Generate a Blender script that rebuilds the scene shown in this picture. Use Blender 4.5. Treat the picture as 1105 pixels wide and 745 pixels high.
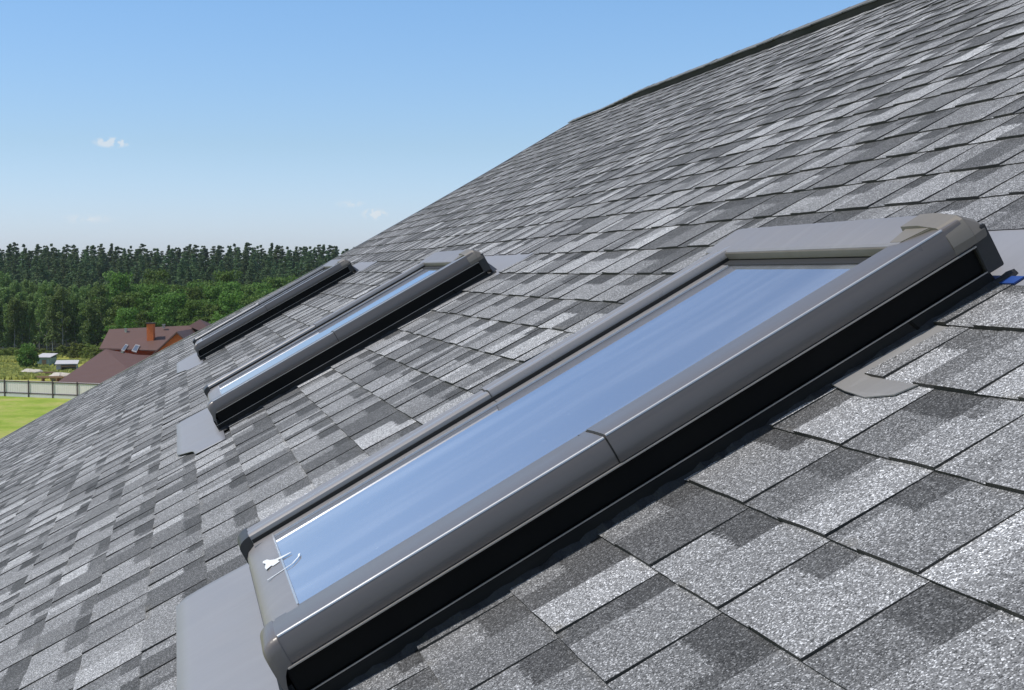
import bpy, math, random
import numpy as np
from mathutils import Vector, Matrix, noise

for o in list(bpy.data.objects):
    bpy.data.objects.remove(o, do_unlink=True)
scene = bpy.context.scene
C = scene.collection
R = math.radians
random.seed(7)

# ------------------------------------------------------------------ camera, sky, sun, exposure
EYE = 12.4
cd = bpy.data.cameras.new('camera'); cam = bpy.data.objects.new('camera', cd); C.objects.link(cam)
cd.sensor_width = 36; cd.lens = 1569.0/1105.0*36; cd.clip_start = 0.05; cd.clip_end = 6000
cam.location = (0, 0, EYE); cam.rotation_euler = (R(90-2.891), 0, 0)
scene.camera = cam

SUN_EL = 57.0
SUN_AZ = -99.0          # degrees clockwise from +Y (the camera looks along +Y): the sun stands to the left
world = bpy.data.worlds.new("World"); scene.world = world; world.use_nodes = True
wt = world.node_tree; wt.nodes.clear()
wo = wt.nodes.new('ShaderNodeOutputWorld'); bg = wt.nodes.new('ShaderNodeBackground')
sky = wt.nodes.new('ShaderNodeTexSky'); sky.sky_type = 'NISHITA'; sky.sun_disc = False
sky.sun_elevation = R(SUN_EL); sky.sun_rotation = R(SUN_AZ); sky.altitude = 0
sky.air_density = 1.0; sky.dust_density = 0.6; sky.ozone_density = 2.5
# the air's colour by height over the horizon, and three small far clouds, all by true direction
def wn(t, **kw):
    q = wt.nodes.new('ShaderNode'+t)
    for k, v in kw.items(): setattr(q, k, v)
    return q
def wm(op, a, b=None, c=None, clamp=False):
    q = wn('Math', operation=op, use_clamp=clamp)
    for i, v in enumerate((a, b, c)):
        if v is None: continue
        if isinstance(v, (int, float)): q.inputs[i].default_value = v
        else: wt.links.new(v, q.inputs[i])
    return q.outputs[0]
tc = wn('TexCoord'); sx = wn('SeparateXYZ'); wt.links.new(tc.outputs['Generated'], sx.inputs[0])
rp = wn('ValToRGB'); els = rp.color_ramp.elements
while len(els) < 5: els.new(0.5)
for e, (p, c) in zip(els, [(0.02, (1.01, 1.13, 1.58)), (0.085, (0.90, 1.02, 1.23)), (0.18, (0.87, 1.08, 1.29)), (0.5, (1.24, 1.20, 1.12)), (0.9, (1.24, 1.15, 1.03))]):
    e.position = p; e.color = tuple(x/2 for x in c)+(1,)
wt.links.new(sx.outputs[2], rp.inputs[0])
mu = wn('Mix', data_type='RGBA', blend_type='MULTIPLY'); mu.inputs['Factor'].default_value = 1
wt.links.new(sky.outputs[0], mu.inputs['A']); wt.links.new(rp.outputs[0], mu.inputs['B'])
azi = wm('ARCTAN2', sx.outputs[0], sx.outputs[1]); ele = wm('ARCSINE', sx.outputs[2])
cn = wn('TexNoise'); cn.inputs['Scale'].default_value = 210; cn.inputs['Detail'].default_value = 5; wt.links.new(tc.outputs['Generated'], cn.inputs['Vector'])
mask = None
for a0, e0, ra, re_, amt in ((-0.2672, 0.0848, 0.0135, 0.0040, 0.60), (-0.0937, 0.0392, 0.0100, 0.0045, 0.55), (-0.283, 0.0345, 0.019, 0.004, 0.2), (-.11, .046, .012, .003, .2)):
    u_ = wm('DIVIDE', wm('SUBTRACT', azi, a0), ra); v_ = wm('DIVIDE', wm('SUBTRACT', ele, e0), re_)
    d_ = wm('SQRT', wm('ADD', wm('MULTIPLY', u_, u_), wm('MULTIPLY', v_, v_)))
    k_ = wm('MULTIPLY', wm('MULTIPLY', wm('SUBTRACT', 1.0, d_, clamp=True), wm('MULTIPLY_ADD', cn.outputs['Fac'], 9.0, -4.0, clamp=True)), amt*2.6)
    mask = k_ if mask is None else wm('ADD', mask, k_)
cl_ = wn('Mix', data_type='RGBA'); wt.links.new(wm('MINIMUM', mask, 0.6), cl_.inputs['Factor']); wt.links.new(mu.outputs['Result'], cl_.inputs['A']); cl_.inputs['B'].default_value = (3.3, 3.4, 3.5, 1)
wt.links.new(cl_.outputs['Result'], bg.inputs[0]); bg.inputs[1].default_value = 0.24
wt.links.new(bg.outputs[0], wo.inputs[0])

sd = bpy.data.lights.new('sun', 'SUN'); sun = bpy.data.objects.new('sun', sd); C.objects.link(sun)
sd.energy = 3.6; sd.angle = R(0.5); sd.color = (1.0, 0.96, 0.9)
dsun = Vector((math.sin(R(SUN_AZ))*math.cos(R(SUN_EL)), math.cos(R(SUN_AZ))*math.cos(R(SUN_EL)), math.sin(R(SUN_EL))))
sun.rotation_euler = dsun.to_track_quat('Z', 'Y').to_euler()
sun.location = (-20, 0, 40)
scene.view_settings.view_transform = 'Standard'; scene.view_settings.look = 'None'
scene.view_settings.gamma = 1; scene.view_settings.use_curve_mapping = False
scene.view_settings.exposure = 0.0
scene.render.engine = 'CYCLES'

# ------------------------------------------------------------------ helpers
class NT:
    def __init__(s, name):
        s.m = bpy.data.materials.new(name); s.m.use_nodes = True
        s.t = s.m.node_tree; s.b = s.t.nodes['Principled BSDF']; s.out = s.t.nodes['Material Output']
    def n(s, typ, **kw):
        q = s.t.nodes.new('ShaderNode'+typ)
        for k, v in kw.items():
            if k.startswith('i_'):
                q.inputs[k[2:].replace('_', ' ')].default_value = v
            else: setattr(q, k, v)
        return q
    def l(s, a, b): s.t.links.new(a, b)
    def math(s, op, a, b=None, c=None, clamp=False):
        q = s.t.nodes.new('ShaderNodeMath'); q.operation = op; q.use_clamp = clamp
        for i, v in enumerate((a, b, c)):
            if v is None: continue
            if isinstance(v, (int, float)): q.inputs[i].default_value = v
            else: s.l(v, q.inputs[i])
        return q.outputs[0]
    def mix(s, f, a, b, blend='MIX'):
        q = s.t.nodes.new('ShaderNodeMix'); q.data_type = 'RGBA'; q.blend_type = blend
        for sock, v in ((q.inputs['Factor'], f), (q.inputs['A'], a), (q.inputs['B'], b)):
            if isinstance(v, (int, float)): sock.default_value = v if sock == q.inputs['Factor'] else (v, v, v, 1)
            elif isinstance(v, tuple): sock.default_value = (*v, 1)
            else: s.l(v, sock)
        return q.outputs['Result']
    def ramp(s, f, stops, interp='LINEAR'):
        q = s.t.nodes.new('ShaderNodeValToRGB'); q.color_ramp.interpolation = interp
        el = q.color_ramp.elements
        while len(el) < len(stops): el.new(0.5)
        for e, (p, c) in zip(el, stops): e.position = p; e.color = (*c, 1) if len(c) == 3 else c
        s.l(f, q.inputs[0]); return q.outputs[0]
    def noise(s, scale, detail=3, rough=0.5, vec=None, out='Fac'):
        q = s.n('TexNoise'); q.inputs['Scale'].default_value = scale; q.inputs['Detail'].default_value = detail
        q.inputs['Roughness'].default_value = rough
        if vec is not None: s.l(vec, q.inputs['Vector'])
        return q.outputs[out]
    def obj(s): return s.n('TexCoord').outputs['Object']
    def bump(s, h, strength, dist):
        q = s.n('Bump'); q.inputs['Strength'].default_value = strength; q.inputs['Distance'].default_value = dist
        s.l(h, q.inputs['Height']); s.l(q.outputs[0], s.b.inputs['Normal'])

def simple(name, col, rough=0.6, metal=0.0, var=0.12, scale=6, bump=0.0, spec=0.5):
    t = NT(name); co = t.obj()
    f = t.noise(scale, 4, 0.6, co)
    c = t.mix(f, tuple(x*(1-var) for x in col), tuple(min(1, x*(1+var)) for x in col))
    t.l(c, t.b.inputs['Base Color']); t.b.inputs['Roughness'].default_value = rough
    t.b.inputs['Metallic'].default_value = metal
    t.b.inputs['Specular IOR Level'].default_value = spec
    if bump: t.bump(t.noise(scale*8, 3, 0.6, co), 0.5, bump)
    return t.m

def tag(o, label=None, cat=None, group=None, kind=None):
    if label: o['label'] = label
    if cat: o['category'] = cat
    if group: o['group'] = group
    if kind: o['kind'] = kind
    return o
def empty(name, loc=(0, 0, 0), rz=0):
    o = bpy.data.objects.new(name, None); C.objects.link(o); o.location = loc; o.rotation_euler = (0, 0, rz)
    o.empty_display_size = 0.3
    return o
class MB:
    def __init__(s): s.v = []; s.f = []; s.mi = []
    def poly(s, pts, mi=0):
        i = len(s.v); s.v += [tuple(p) for p in pts]; s.f.append(tuple(range(i, i+len(pts)))); s.mi.append(mi)
    def box(s, x0, x1, y0, y1, z0, z1, mi=0):
        i = len(s.v)
        s.v += [(x0,y0,z0),(x1,y0,z0),(x1,y1,z0),(x0,y1,z0),(x0,y0,z1),(x1,y0,z1),(x1,y1,z1),(x0,y1,z1)]
        for f in ((0,3,2,1),(4,5,6,7),(0,1,5,4),(1,2,6,5),(2,3,7,6),(3,0,4,7)):
            s.f.append(tuple(i+k for k in f)); s.mi.append(mi)
    def prism(s, ring0, ring1, mi=0, caps=True):
        n = len(ring0); i = len(s.v); s.v += [tuple(p) for p in ring0]+[tuple(p) for p in ring1]
        for k in range(n):
            s.f.append((i+k, i+(k+1) % n, i+n+(k+1) % n, i+n+k)); s.mi.append(mi)
        if caps:
            s.f.append(tuple(i+k for k in reversed(range(n)))); s.mi.append(mi)
            s.f.append(tuple(i+n+k for k in range(n))); s.mi.append(mi)
    def build(s, name, mats, parent=None, smooth=None, bevel=None, recalc=True):
        me = bpy.data.meshes.new(name); me.from_pydata(s.v, [], s.f)
        if not isinstance(mats, (list, tuple)): mats = [mats]
        for m in mats: me.materials.append(m)
        me.polygons.foreach_set('material_index', s.mi)
        if recalc:
            import bmesh
            bm = bmesh.new(); bm.from_mesh(me)
            bmesh.ops.recalc_face_normals(bm, faces=bm.faces)
            if bevel: 
                bmesh.ops.bevel(bm, geom=[e for e in bm.edges if e.is_manifold and e.calc_face_angle(0) > 0.5], offset=bevel, segments=2, affect='EDGES', clamp_overlap=True)
            bm.to_mesh(me); bm.free()
        if smooth is not None:
            me.shade_smooth(); me.set_sharp_from_angle(angle=R(smooth))
        me.update()
        o = bpy.data.objects.new(name, me); C.objects.link(o)
        if parent: o.parent = parent
        return o

# ------------------------------------------------------------------ the frame of the roof plane
YU = R(12.967); SL = R(29.374); DN = 0.587
uv = Vector((-math.sin(YU), math.cos(YU), 0)); vh = Vector((math.cos(YU), math.sin(YU), 0))
vv = vh*math.cos(SL)+Vector((0, 0, math.sin(SL))); nn = -vh*math.sin(SL)+Vector((0, 0, math.cos(SL)))
EYEP = Vector((0, 0, EYE)); O0 = EYEP-nn*DN
MR = Matrix(((-uv.x, vv.x, nn.x, O0.x), (-uv.y, vv.y, nn.y, O0.y), (-uv.z, vv.z, nn.z, O0.z), (0, 0, 0, 1)))
# local roof coordinates: x = -a (a runs along the courses, away from the camera), y = b up the slope, z = height over the plane
RIDGE_B = 4.03; EAVE_B = -4.2; A_NEAR = -7.5
RAKE = [(-4.3, 14.7), (-2.2, 14.5), (-1.2, 14.4), (-0.5, 14.15), (0.2, 13.6), (0.9, 13.15), (1.6, 13.05), (2.3, 13.1), (2.9, 13.22), (3.5, 13.5), (4.1, 13.75)]
def rake(b):
    return float(np.interp(b, [p[0] for p in RAKE], [p[1] for p in RAKE]))
EXPO = 0.1431; B0 = 0.0215
WIN = [0.0, 3.514, 7.860]
def toworld(a, b, h=0): return MR @ Vector((-a, b, h))

# ------------------------------------------------------------------ materials
def shingle_mat():
    t = NT('asphalt_shingle_granules'); co = t.obj()
    def attr(n): q = t.n('Attribute'); q.attribute_name = n; return q
    tab, pat, lc = attr('tab'), attr('patch'), attr('lc')
    st = t.n('SeparateColor'); t.l(tab.outputs['Color'], st.inputs[0])
    sp = t.n('SeparateColor'); t.l(pat.outputs['Color'], sp.inputs[0])
    sl = t.n('SeparateXYZ'); t.l(lc.outputs['Vector'], sl.inputs[0])
    jit = t.n('TexNoise'); jit.inputs['Scale'].default_value = 170; jit.inputs['Detail'].default_value = 5; t.l(co, jit.inputs['Vector'])
    js = t.n('SeparateColor'); t.l(jit.outputs['Color'], js.inputs[0])
    ju = t.math('MULTIPLY_ADD', js.outputs[0], 0.24, -0.12); jv = t.math('MULTIPLY_ADD', js.outputs[1], 0.24, -0.12)
    U = t.math('ADD', sl.outputs[0], ju); V = t.math('ADD', sl.outputs[1], jv)
    second = t.math('GREATER_THAN', U, tab.outputs['Alpha'])
    tone = t.math('ADD', t.math('MULTIPLY', st.outputs[0], t.math('SUBTRACT', 1, second)), t.math('MULTIPLY', st.outputs[1], second))
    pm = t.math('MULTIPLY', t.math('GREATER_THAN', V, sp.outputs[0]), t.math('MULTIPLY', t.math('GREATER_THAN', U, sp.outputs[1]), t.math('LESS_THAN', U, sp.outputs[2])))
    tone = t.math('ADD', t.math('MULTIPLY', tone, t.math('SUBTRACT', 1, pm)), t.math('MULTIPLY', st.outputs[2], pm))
    # granules
    vo = t.n('TexVoronoi'); vo.inputs['Scale'].default_value = 620; t.l(co, vo.inputs['Vector'])
    vs = t.n('SeparateColor'); t.l(vo.outputs['Color'], vs.inputs[0])
    sp_ = t.math('MULTIPLY', t.math('MULTIPLY_ADD', vs.outputs[0], 5.0, -3.65, clamp=True), t.math('MULTIPLY_ADD', vs.outputs[1], 1.5, 0.9))
    dk_ = t.math('MULTIPLY', t.math('MULTIPLY_ADD', vs.outputs[2], -4.0, 1.6, clamp=True), 0.52)
    g = t.math('MAXIMUM', t.math('SUBTRACT', t.math('ADD', 0.78, sp_), dk_), 0.15)
    cl = t.math('MULTIPLY_ADD', t.noise(150, 4, 0.75, co), 1.9, 0.05)
    big = t.math('MULTIPLY_ADD', t.noise(2.2, 4, 0.6, co), 0.36, 0.82)
    val = t.math('MULTIPLY', t.math('MULTIPLY', tone, g), t.math('MULTIPLY', cl, big))
    cc = t.n('CombineColor')
    t.l(val, cc.inputs[0]); t.l(t.math('MULTIPLY', val, 0.995), cc.inputs[1]); t.l(t.math('MULTIPLY', val, 1.0), cc.inputs[2])
    # faint warm dirt at the tile corners and lower edges
    dn = t.noise(9, 5, 0.7, co)
    dm = t.math('MULTIPLY', t.math('SUBTRACT', 1.0, t.math('MULTIPLY', V, 9.0), clamp=True), t.math('MULTIPLY_ADD', dn, 6.0, -3.3, clamp=True))
    col = t.mix(t.math('MULTIPLY', dm, 0.5), cc.outputs[0], (0.17, 0.15, 0.11))
    t.l(col, t.b.inputs['Base Color'])
    t.b.inputs['Roughness'].default_value = 0.85; t.b.inputs['Specular IOR Level'].default_value = 0.35
    hh = t.math('ADD', t.math('MULTIPLY', vo.outputs['Distance'], -1.0), t.math('MULTIPLY', vs.outputs[1], 0.5))
    t.bump(hh, 0.5, 0.0012)
    return t.m
M_SH = shingle_mat()
M_EDGE = simple('asphalt_cut_edge', (0.055, 0.050, 0.044), 0.9, var=0.4, scale=60)
M_DECK = simple('bitumen_underlay', (0.02, 0.02, 0.02), 0.9)

def metal_paint(name, col, rough=0.36, metal=0.35, dirt=0.25):
    t = NT(name); co = t.obj()
    f = t.noise(7, 6, 0.65, co); fine = t.noise(900, 2, 0.5, co); streak = t.n('Mapping'); t.l(co, streak.inputs[0]); streak.inputs['Scale'].default_value = (40, 3, 40)
    fs = t.noise(1, 5, 0.6, streak.outputs[0])
    c = t.mix(t.math('MULTIPLY', f, 0.5), col, tuple(x*1.18 for x in col))
    c = t.mix(t.math('MULTIPLY', t.ramp(fs, [(0.45, (0, 0, 0)), (0.75, (1, 1, 1))]), dirt), c, tuple(min(1, x*1.35+0.02) for x in col))
    t.l(c, t.b.inputs['Base Color'])
    t.l(t.math('MULTIPLY_ADD', f, 0.22, rough-0.1), t.b.inputs['Roughness'])
    t.b.inputs['Metallic'].default_value = metal
    t.bump(t.math('ADD', t.math('MULTIPLY', fine, 0.15), fs), 0.12, 0.002)
    return t.m
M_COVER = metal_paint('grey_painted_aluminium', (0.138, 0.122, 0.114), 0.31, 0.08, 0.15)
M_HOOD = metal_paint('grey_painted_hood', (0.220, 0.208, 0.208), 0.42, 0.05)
M_RAIL = metal_paint('sunlit_grey_aluminium', (0.26, 0.245, 0.24), 0.28, 0.1, 0.1)  # lighter copy of the cover paint, sunlight put into its colour
M_CORNER = metal_paint('brown_grey_corner_cap', (0.19, 0.17, 0.145), 0.5, 0.2)
M_APRON = metal_paint('lead_grey_apron', (0.245, 0.245, 0.26), 0.55, 0.1, 0.15)
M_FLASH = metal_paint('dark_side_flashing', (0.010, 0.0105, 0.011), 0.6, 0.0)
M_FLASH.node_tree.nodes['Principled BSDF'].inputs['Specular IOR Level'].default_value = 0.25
M_BLACK = simple('black_sash_paint', (0.006, 0.006, 0.006), 0.5, var=0.2, scale=20, spec=0.12)
M_LIP = metal_paint('light_metal_lip', (0.42, 0.39, 0.36), 0.35, 0.5)
M_SEAM_GLINT = metal_paint('pale_seam_and_glint', (0.5, 0.5, 0.5), 0.25, 0.5)  # pale metal for the glass seam and for strips drawn as highlights
M_VENT_SHADE = simple('black_vent_and_shade', (0.012, 0.012, 0.012), 0.7)  # black of the ridge vent, also of strips painted in as shade
M_SEAL = simple('black_bitumen_sealant', (0.012, 0.012, 0.012), 0.55, bump=0.004, scale=40)
M_BLUE = simple('strip_blue', (0.015, 0.055, 0.24), 0.4, var=0.1)
M_TAPE = simple('white_tape_residue', (0.7, 0.72, 0.74), 0.9, spec=0.1)
M_BENT = metal_paint('bare_aluminium_step_flashing', (0.33, 0.32, 0.31), 0.4, 0.35)
def glass_mat():
    t = NT('coated_window_glass'); co = t.obj()
    mp = t.n('Mapping'); t.l(co, mp.inputs[0]); mp.inputs['Scale'].default_value = (9, 1.3, 1)
    f = t.noise(1.0, 4, 0.55, mp.outputs[0])
    fr = t.n('LayerWeight'); fr.inputs['Blend'].default_value = 0.35
    dark = t.n('BsdfDiffuse'); dark.inputs['Color'].default_value = (0.17, 0.17, 0.18, 1)
    dust_sheen = t.n('BsdfDiffuse'); dust_sheen.inputs['Color'].default_value = (0.50, 0.53, 0.58, 1)
    sepg = t.n('SeparateXYZ'); t.l(co, sepg.inputs[0]); low = t.math('MULTIPLY_ADD', sepg.outputs[1], -0.22, 0.10, clamp=True)  # paler towards the lower end: sky reflection put into the dust colour
    spots = t.math('MULTIPLY', t.math('GREATER_THAN', t.noise(120, 2, 0.5, co), 0.735), 0.5)
    md = t.n('MixShader'); t.l(t.math('ADD', spots, t.math('MULTIPLY', t.ramp(f, [(0.48, (0, 0, 0)), (0.72, (1, 1, 1))]), 0.3)), md.inputs[0]); t.l(dark.outputs[0], md.inputs[1]); t.l(dust_sheen.outputs[0], md.inputs[2])
    gl = t.n('BsdfGlossy'); gl.inputs['Color'].default_value = (0.85, 0.9, 1.0, 1); gl.inputs['Roughness'].default_value = 0.035
    bp = t.n('Bump'); bp.inputs['Strength'].default_value = 0.05; bp.inputs['Distance'].default_value = 0.01
    t.l(t.noise(3.0, 2, 0.5, co), bp.inputs['Height']); t.l(bp.outputs[0], gl.inputs['Normal'])
    mx = t.n('MixShader'); t.l(t.math('MULTIPLY_ADD', fr.outputs['Fresnel'], 0.4, 0.5, clamp=True), mx.inputs[0])
    t.l(md.outputs[0], mx.inputs[1]); t.l(gl.outputs[0], mx.inputs[2])
    film_and_sheen = t.n('MixShader'); t.l(t.math('MULTIPLY_ADD', t.ramp(f, [(0.4, (0, 0, 0)), (0.75, (1, 1, 1))]), 0.07, low, clamp=True), film_and_sheen.inputs[0]); t.l(mx.outputs[0], film_and_sheen.inputs[1]); t.l(dust_sheen.outputs[0], film_and_sheen.inputs[2]); t.l(film_and_sheen.outputs[0], t.out.inputs[0])
    return t.m
M_GLASS = glass_mat()
M_WALL = simple('pale_render_wall', (0.55, 0.5, 0.42), 0.9, bump=0.003, scale=10)

# ------------------------------------------------------------------ the ground
def ground_mat(name, stops, scale, fine):
    t = NT(name); co = t.obj()
    f = t.noise(scale, 6, 0.65, co); g = t.noise(fine, 4, 0.7, co)
    c = t.ramp(f, stops); c = t.mix(t.math('MULTIPLY', g, 0.8), c, tuple(x*0.45 for x in stops[1][1]), 'MIX')
    t.l(c, t.b.inputs['Base Color']); t.b.inputs['Roughness'].default_value = 0.95; t.b.inputs['Specular IOR Level'].default_value = 0.1
    t.bump(g, 0.6, 0.2)
    return t.m
M_MEADOW = ground_mat('wild_meadow', [(0.3, (0.30, 0.36, 0.06)), (0.48, (0.46, 0.44, 0.10)), (0.62, (0.36, 0.40, 0.08)), (0.8, (0.55, 0.46, 0.24))], 0.09, 1.6)
M_LAWN = ground_mat('mown_lawn', [(0.38, (0.25, 0.37, 0.040)), (0.5, (0.37, 0.46, 0.075)), (0.62, (0.52, 0.49, 0.16))], 0.22, 1.6)
def terrain(x, y):
    r = max(0.0, (y-225)/150.0); s = min(r, 2.5)
    return s*s*(3-2*min(s, 1))*3.2 if s < 1 else 3.2+(s-1)*2.0
NX, NY = 40, 60
gm = MB(); xs = np.linspace(-980, 980, NX); ys = np.concatenate([np.linspace(-300, 200, 12), np.linspace(210, 700, NY-14), [1000, 1480]])
for y in ys:
    for x in xs: gm.v.append((x, y, terrain(x, y) if y < 800 else 6.0))
for j in range(len(ys)-1):
    for i in range(NX-1):
        gm.f.append((j*NX+i, j*NX+i+1, (j+1)*NX+i+1, (j+1)*NX+i)); gm.mi.append(0)
tag(gm.build('ground', M_MEADOW, recalc=False), kind='structure')
M_FLOOR = ground_mat('forest_floor_litter', [(0.3, (0.035, 0.05, 0.02)), (0.55, (0.06, 0.07, 0.03)), (0.8, (0.09, 0.08, 0.045))], 0.3, 3.0)
fm = MB(); fx = np.linspace(-260, 60, 30); fy = np.linspace(0, 1, 30)
for j in fy:
    for x in fx:
        y0_ = 212+3*math.sin(x*.21)+2*math.sin(x*.53+1)
        y = y0_+(520-y0_)*j**1.3; fm.v.append((x, y, terrain(x, y)+.12))
for j in range(29):
    for i in range(29): fm.f.append((j*30+i, j*30+i+1, (j+1)*30+i+1, (j+1)*30+i)); fm.mi.append(0)
tag(fm.build('forest_floor', M_FLOOR, recalc=False), kind='structure')
def PX(px, D): return (px-552.5)/1569.0*D     # sideways distance seen at pixel column px at distance D
FX0, FY0, FX1, FY1 = -56.4, 146.6, 19.4, 116.0  # the fence line on the ground
def fence_pt(s): return (FX0+(FX1-FX0)*s, FY0+(FY1-FY0)*s)
lm = MB(); lm.poly([(-140, 180.2, .03), (-140, -60, .03), (90, -60, .03), (90, 87.4, .03)])
tag(lm.build('lawn', M_LAWN), kind='structure')

# ------------------------------------------------------------------ the house we stand on
house = empty('house', (O0.x, O0.y, 0))
tag(house, 'big house in front with a grey asphalt shingle roof and three skylights', 'house')
Hinv = Matrix.Translation((-O0.x, -O0.y, 0))
MRh = Hinv @ MR

def build_roof():
    rng = np.random.default_rng(11)
    V = []; F = []; MI = []; TAB = []; PAT = []; LC = []
    def wave(a, b):     # slight unevenness of the deck
        return 0.0035*noise.noise(Vector((a*0.8, b*0.8, 3.1)))+0.0015*noise.noise(Vector((a*4, b*4, 7)))
    k0 = int(math.floor((EAVE_B-B0)/EXPO)); k1 = int(math.floor((RIDGE_B-B0)/EXPO))
    tones = [0.11, 0.16, 0.195, 0.225, 0.26, 0.30, 0.345, 0.39]
    pw = np.array([0.12, 0.16, 0.17, 0.17, 0.15, 0.10, 0.06, 0.03]); pw /= pw.sum()
    def cuts(bm):       # blocked a ranges for the course whose middle is at bm
        out = []
        for s in WIN:
            if -0.15 < bm < 1.04: out.append(((1.846 if (s == 0 and 0.75 < bm < 0.85) else 1.884)+s, 2.80+s))
            elif -0.262 < bm <= -0.15: out.append((1.76+s, 2.792+s))
            elif 1.04 <= bm < 1.16: out.append((1.82+s, 2.78+s))
        return out
    def quadgrid(a0, a1, b0, b1, hlo, hhi, tab, pat, tooth, lift, sk):
        nu = max(2, int((a1-a0)/0.045)+1); nv = 3
        base = len(V)
        lid = rng.uniform(-1, 1, 4)
        for j in range(nv):
            fv = j/(nv-1)
            for i in range(nu):
                fu = i/(nu-1)
                a = a0+(a1-a0)*fu; b = b0+(b1-b0)*fv
                if j == 0: b += 0.0022*noise.noise(Vector((a*14, b0*3, 1)))+0.0012*noise.noise(Vector((a*60, b0*3, 5)))
                if i == 0: a += sk[0]*(1-fv)
                if i == nu-1: a += sk[1]*(1-fv)
                h = hhi*(1-fv)+hlo*fv+wave(a, b)+lift*(1-fv)**2*(0.5+0.5*math.cos(fu*2.5+lid[0]*3))
                V.append((-a, b, h)); TAB.append(tab); PAT.append(pat); LC.append((fu, fv, 0))
        for j in range(nv-1):
            for i in range(nu-1):
                q = base+j*nu+i
                F.append((q+1, q, q+nu, q+nu+1)); MI.append(0)
        # butt face and the two side faces, cut into the mat
        e0 = len(V)
        for i in range(nu):
            x, y, z = V[base+i]
            V.append((x, y, z)); V.append((x, y+0.001, z-(hhi+lift*0.4 if lift < 0.004 else 0.005))); TAB.extend([tab]*2); PAT.extend([pat]*2); LC.extend([(0.5, 0.0, 0)]*2)
        for i in range(nu-1):
            q = e0+2*i; F.append((q, q+2, q+3, q+1)); MI.append(1)
        if tooth:
            for i in (0, nu-1):
                e0 = len(V)
                for j in range(nv):
                    x, y, z = V[base+j*nu+i]; V.append((x, y, z)); V.append((x, y, z-0.0048*(1-0.35*j/2))); TAB.extend([tab]*2); PAT.extend([pat]*2); LC.extend([(0.5, 0.5, 0)]*2)
                for j in range(nv-1):
                    q = e0+2*j; F.append((q, q+2, q+3, q+1) if i else (q, q+1, q+3, q+2)); MI.append(1)
    for k in range(k0, k1+1):
        b0 = B0+k*EXPO; b1 = min(b0+EXPO+0.004, RIDGE_B); bm = b0+EXPO*0.5
        if bm > RIDGE_B: continue
        amax = rake(bm); blk = cuts(bm)
        a = A_NEAR+rng.uniform(0, 0.2); tooth = True
        segs = []
        while a < amax:
            w = rng.uniform(0.105, 0.20) if tooth else rng.uniform(0.07, 0.17)
            if rng.random() < 0.12: w *= 0.6
            segs.append([a, min(a+w, amax), tooth]); a += w; tooth = not tooth
        # a random run of the same tone here and there, as the strips come from the factory
        for a0, a1, tooth in segs:
            pieces = [(a0, a1)]
            for c0, c1 in blk:
                c0 += rng.uniform(-0.004, 0.006); c1 += rng.uniform(-0.004, 0.004)
                nx = []
                for p0, p1 in pieces:
                    if p1 <= c0 or p0 >= c1: nx.append((p0, p1)); continue
                    if p0 < c0: nx.append((p0, c0))
                    if p1 > c1: nx.append((c1, p1))
                pieces = nx
            t1 = float(rng.choice(tones, p=pw))*rng.uniform(0.92, 1.08)
            if tooth: t1 *= 1.04
            t2 = t1
            split = 2.0
            if rng.random() < 0.34: t2 = float(rng.choice(tones, p=pw)); split = rng.uniform(0.25, 0.75)
            pv = 2.0; p0u = -1.0; p1u = 2.0; pt = t1
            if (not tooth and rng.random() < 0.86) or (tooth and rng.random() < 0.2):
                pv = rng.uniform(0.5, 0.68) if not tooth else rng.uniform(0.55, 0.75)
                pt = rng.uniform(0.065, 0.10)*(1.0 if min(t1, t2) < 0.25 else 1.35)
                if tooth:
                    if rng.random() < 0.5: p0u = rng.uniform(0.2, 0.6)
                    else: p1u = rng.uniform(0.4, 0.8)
            top = 0.0088 if tooth else 0.0056
            lift = max(0.0, rng.normal(0, 0.0006)) + (0.0035 if rng.random() < 0.012 else 0)
            if not tooth: lift *= 0.3
            for p0, p1 in pieces:
                if p1-p0 < 0.012: continue
                sk = (rng.uniform(-.004, .004), rng.uniform(-.004, .004)) if (p0 == a0 and p1 == a1 and tooth) else (0, 0)
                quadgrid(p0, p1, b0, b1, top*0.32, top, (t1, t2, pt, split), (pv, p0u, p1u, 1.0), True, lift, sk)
    # deck under the shingles, a little lower; slight thickness; rake board
    def deck(pts, h, mi):
        i = len(V)
        for a, b in pts: V.append((-a, b, h)); TAB.append((.1, .1, .1, 2)); PAT.append((2, -1, 2, 1)); LC.append((.5, .5, 0))
        return i
    bs = [EAVE_B-0.02]+[p[0] for p in RAKE if EAVE_B < p[0] < RIDGE_B]+[RIDGE_B]
    for b0, b1 in zip(bs[:-1], bs[1:]):
        i = deck([(A_NEAR, b0), (rake(b0)-.01, b0), (rake(b1)-.01, b1), (A_NEAR, b1)], -0.006, 2); F.append((i+1, i, i+3, i+2)); MI.append(2)
        i = deck([(A_NEAR, b0), (rake(b0)-.01, b0), (rake(b1)-.01, b1), (A_NEAR, b1)], -0.12, 2); F.append((i, i+1, i+2, i+3)); MI.append(2)
        # edge of the deck
        i = len(V)
        for (a, b, h) in ((rake(b0)-.01, b0, -.006), (rake(b1)-.01, b1, -.006), (rake(b1)-.01, b1, -.12), (rake(b0)-.01, b0, -.12)):
            V.append((-a, b, h)); TAB.append((.1, .1, .1, 2)); PAT.append((2, -1, 2, 1)); LC.append((.5, .5, 0))
        F.append((i, i+1, i+2, i+3)); MI.append(2)
    me = bpy.data.meshes.new('shingle_roof')
    me.from_pydata(V, [], F)
    for m in (M_SH, M_EDGE, M_DECK): me.materials.append(m)
    me.polygons.foreach_set('material_index', MI)
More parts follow.
